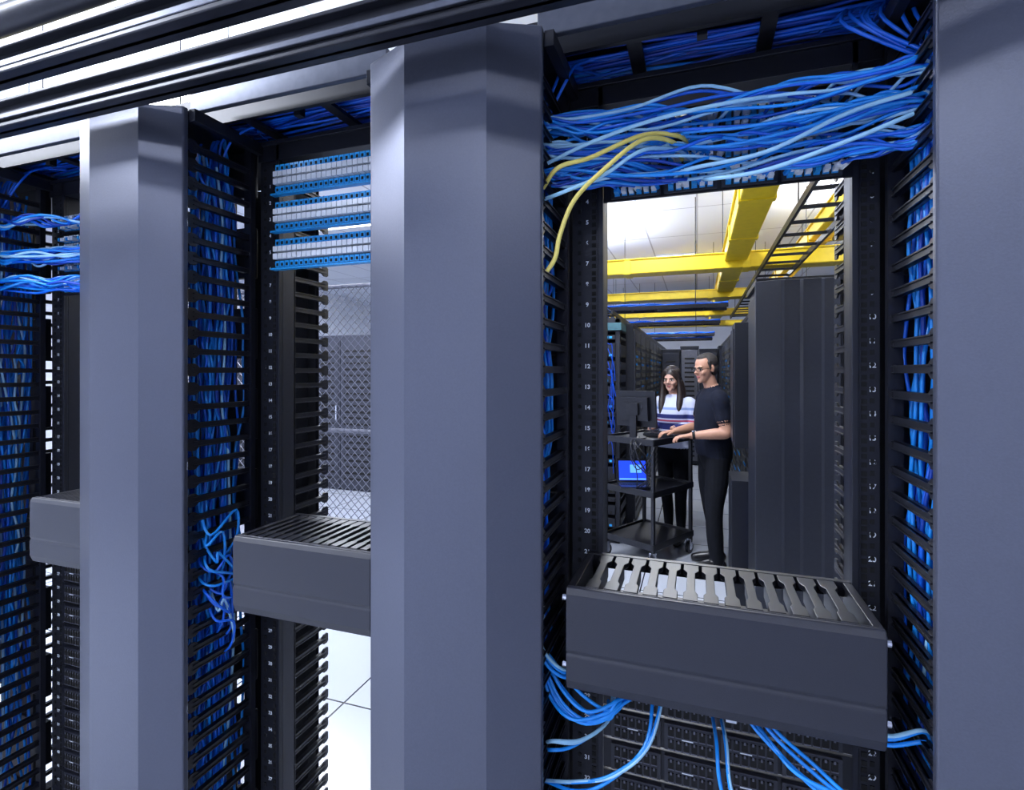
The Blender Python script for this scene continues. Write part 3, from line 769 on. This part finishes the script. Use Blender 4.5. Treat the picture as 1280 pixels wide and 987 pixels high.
    o=g.obj('wrist_watch',['hole','screw']); o.parent=root
man()
def woman():
    F=(-.40,-.90); root=empty('woman',(-.205,5.225,0)); root.rotation_euler=(0,0,facing(F))
    s=Src()
    s.torso([(.76,-.005,.09,.075),(.83,-.012,.150,.110),(.89,-.012,.162,.120),(.96,-.005,.145,.108)],'pants',I4)
    s.torso([(.895,-.005,.168,.128),(.93,-.005,.168,.126),(1.0,0,.152,.115),(1.09,.004,.148,.112),(1.17,.018,.156,.124),(1.24,.012,.160,.120),(1.31,-.006,.160,.100),(1.355,-.01,.125,.080),(1.39,-.01,.075,.062)],'sweater',I4)
    N0=Vector((0,-.010,1.35)); N1=N0+Vector((0,.028,.105))
    s.tube([(N0,.047),((N0+N1)/2,.045),(N1,.046)],'skinw')
    TH=Matrix.Translation(N1+Vector((0,.018,-.030)))@Matrix.Rotation(.10,4,'Z')@Matrix.Rotation(-.14,4,'X')
    sc=.96; head(s,TH,'skinw',sc)
    for k,fy in ((-1,.02),(1,-.03)):
        s.tube([((k*.078,-.005,.86),.088),((k*.080,.008,.66),.076),((k*.078,.012+fy*.5,.46),.056),((k*.076,-.005+fy,.28),.050),((k*.074,-.015+fy,.10),.037)],'pants')
        s.tube([((k*.074,-.012+fy,.12),.032),((k*.074,-.012+fy,.06),.032)],'skinw')
        s.tube([((k*.074,-.045+fy,.040),.034),((k*.078,.02+fy,.040),.036),((k*.086,.09+fy,.033),.035),((k*.090,.135+fy,.028),.026)],'shoe')
    A_=((1,(.155,-.005,1.315),(.205,-.010,1.085),(.105,.205,1.085)),(-1,(-.155,-.005,1.315),(-.205,.0,1.085),(-.085,.205,1.09)))
    for k,sh,el,wr in A_:
        sh=Vector(sh); el=Vector(el); wr=Vector(wr)
        s.tube([(sh-Vector((k*.03,0,0)),.054),(sh+Vector((k*.006,0,-.01)),.057),(sh.lerp(el,.5),.053),(el,.050),(el.lerp(wr,.4),.047),(el.lerp(wr,.85),.038)],'sweater')
        s.tube([(el.lerp(wr,.7),.026),(wr,.023)],'skinw')
    order=['skinw','sweater','pants','shoe']
    body=fuse(s,'body',order)
    h=Src()
    hand(h,A_[0][2],(-.15,1,-.15),(0,0,1),-1,'skinw',.38,.9)
    hand(h,A_[1][2],(.15,1,-.15),(0,0,1),1,'skinw',.38,.9)
    join_meshes(body,h,order); add_mesh('body',body,root)
    s=Src(); H=TH@Matrix.Scale(sc,4)
    s.ell((0,-.018,.158),(.086,.097,.092),'hair',H); s.ell((0,-.055,.09),(.085,.062,.10),'hair',H)
    s.tube([((0,-.07,.10),.060),((0,-.085,0),.062),((0,-.095,-.10),.055),((0,-.10,-.20),.038)],'hair',H)
    for k in (-1,1):
        s.tube([((k*.040,.050,.205),.016),((k*.066,.038,.17),.018),((k*.080,.022,.11),.019),((k*.084,.020,.04),.025),((k*.088,.034,-.04),.030),((k*.088,.062,-.12),.030),((k*.082,.088,-.20),.026),((k*.078,.095,-.27),.012)],'hair',H)
        s.tube([((k*.075,-.03,.08),.030),((k*.088,-.025,-.02),.036),((k*.085,-.010,-.10),.035),((k*.08,.02,-.18),.025)],'hair',H)
    add_mesh('hair',fuse(s,'hair',['hair'],.004,2),root)
    face_parts(TH,root,sc,.019,'hair')
woman()

# ------------------------------------------------------------ lights
def lamp_panel(x,y,sx,sy,power,col=(.84,.89,1.0)):
    root=empty('ceiling_light',(x,y,ZC)); mb=MB()
    mb.box(x-sx/2,x+sx/2,y-sy/2,y+sy/2,ZC-.02,ZC-.001,0); mb.box(x-sx/2+.03,x+sx/2-.03,y-sy/2+.03,y+sy/2-.03,ZC-.024,ZC-.02,1)
    mb.obj('fixture',['white','lamp'],root)
    l=bpy.data.lights.new('lamp','AREA'); l.shape='RECTANGLE'; l.size=sx; l.size_y=sy; l.energy=power; l.color=col
    o=bpy.data.objects.new('lamp',l); bpy.context.collection.objects.link(o); o.location=(x,y,ZC-.04); o.parent=root; o.matrix_parent_inverse=Matrix.Translation(-root.location)
def fill_uplight(x,y,z,sx,sy,power,col=(.86,.91,1.0)):
    """added upward fill lamp, hung only to brighten the ceiling"""
    root=empty('added_ceiling_fill',(x,y,z)); mb=MB()
    mb.box(x-sx/2,x+sx/2,y-sy/2,y+sy/2,z-.05,z-.01,0); mb.box(x-sx/2+.02,x+sx/2-.02,y-sy/2+.02,y+sy/2-.02,z-.01,z-.004,1)
    for a in (-1,1):
        for b in (-1,1): mb.cyl((x+a*(sx/2-.02),y+b*(sy/2-.02),z-.02),(x+a*(sx/2-.02),y+b*(sy/2-.02),ZC),.003,6,0)
    mb.obj('fixture',['rail','lamp'],root)
    l=bpy.data.lights.new('lamp','AREA'); l.shape='RECTANGLE'; l.size=sx*.9; l.size_y=sy*.9; l.energy=power; l.color=col
    o=bpy.data.objects.new('lamp',l); bpy.context.collection.objects.link(o); o.location=(x,y,z+.005); o.rotation_euler=(math.pi,0,0); o.parent=root; o.matrix_parent_inverse=Matrix.Translation(-root.location)
lamp_panel(-3.2,-.5,1.2,.6,140); lamp_panel(-4.8,.4,1.2,1.2,130); lamp_panel(1.4,-2.2,1.2,.6,10); lamp_panel(-1.2,-2.6,1.2,.6,24)
lamp_panel(-.45,3.5,.6,1.2,66); lamp_panel(-.3,9.0,.6,1.2,70)
lamp_panel(-3.2,2.6,1.2,.6,38); lamp_panel(-4.2,5.2,1.2,.6,80); lamp_panel(-3.4,8.5,1.2,1.2,110); lamp_panel(1.9,2.8,1.2,.6,40); lamp_panel(2.4,6.5,1.2,.6,60)
fill_uplight(-1.3,6.2,2.75,.3,1.6,34); fill_uplight(1.35,5.2,2.95,.3,1.6,42); fill_uplight(-3.0,1.9,2.8,1.6,.3,40)  # fill lamps added to lift the ceiling brightness
wd=bpy.data.worlds.new('world'); bpy.context.scene.world=wd; wd.use_nodes=True
wd.node_tree.nodes['Background'].inputs[0].default_value=(.55,.62,.9,1); wd.node_tree.nodes['Background'].inputs[1].default_value=.3

# ------------------------------------------------------------ camera
cam=bpy.data.cameras.new('camera'); co=bpy.data.objects.new('camera',cam); bpy.context.collection.objects.link(co)
co.location=(0,0,EZ); co.rotation_euler=(math.pi/2,0,math.radians(19.3)); cam.sensor_width=36; cam.lens=36*660/1280; cam.shift_y=-28.5/1280
cam.clip_start=.05
bpy.context.scene.camera=co
bpy.context.scene.view_settings.view_transform='Standard'
bpy.context.scene.view_settings.exposure=.45
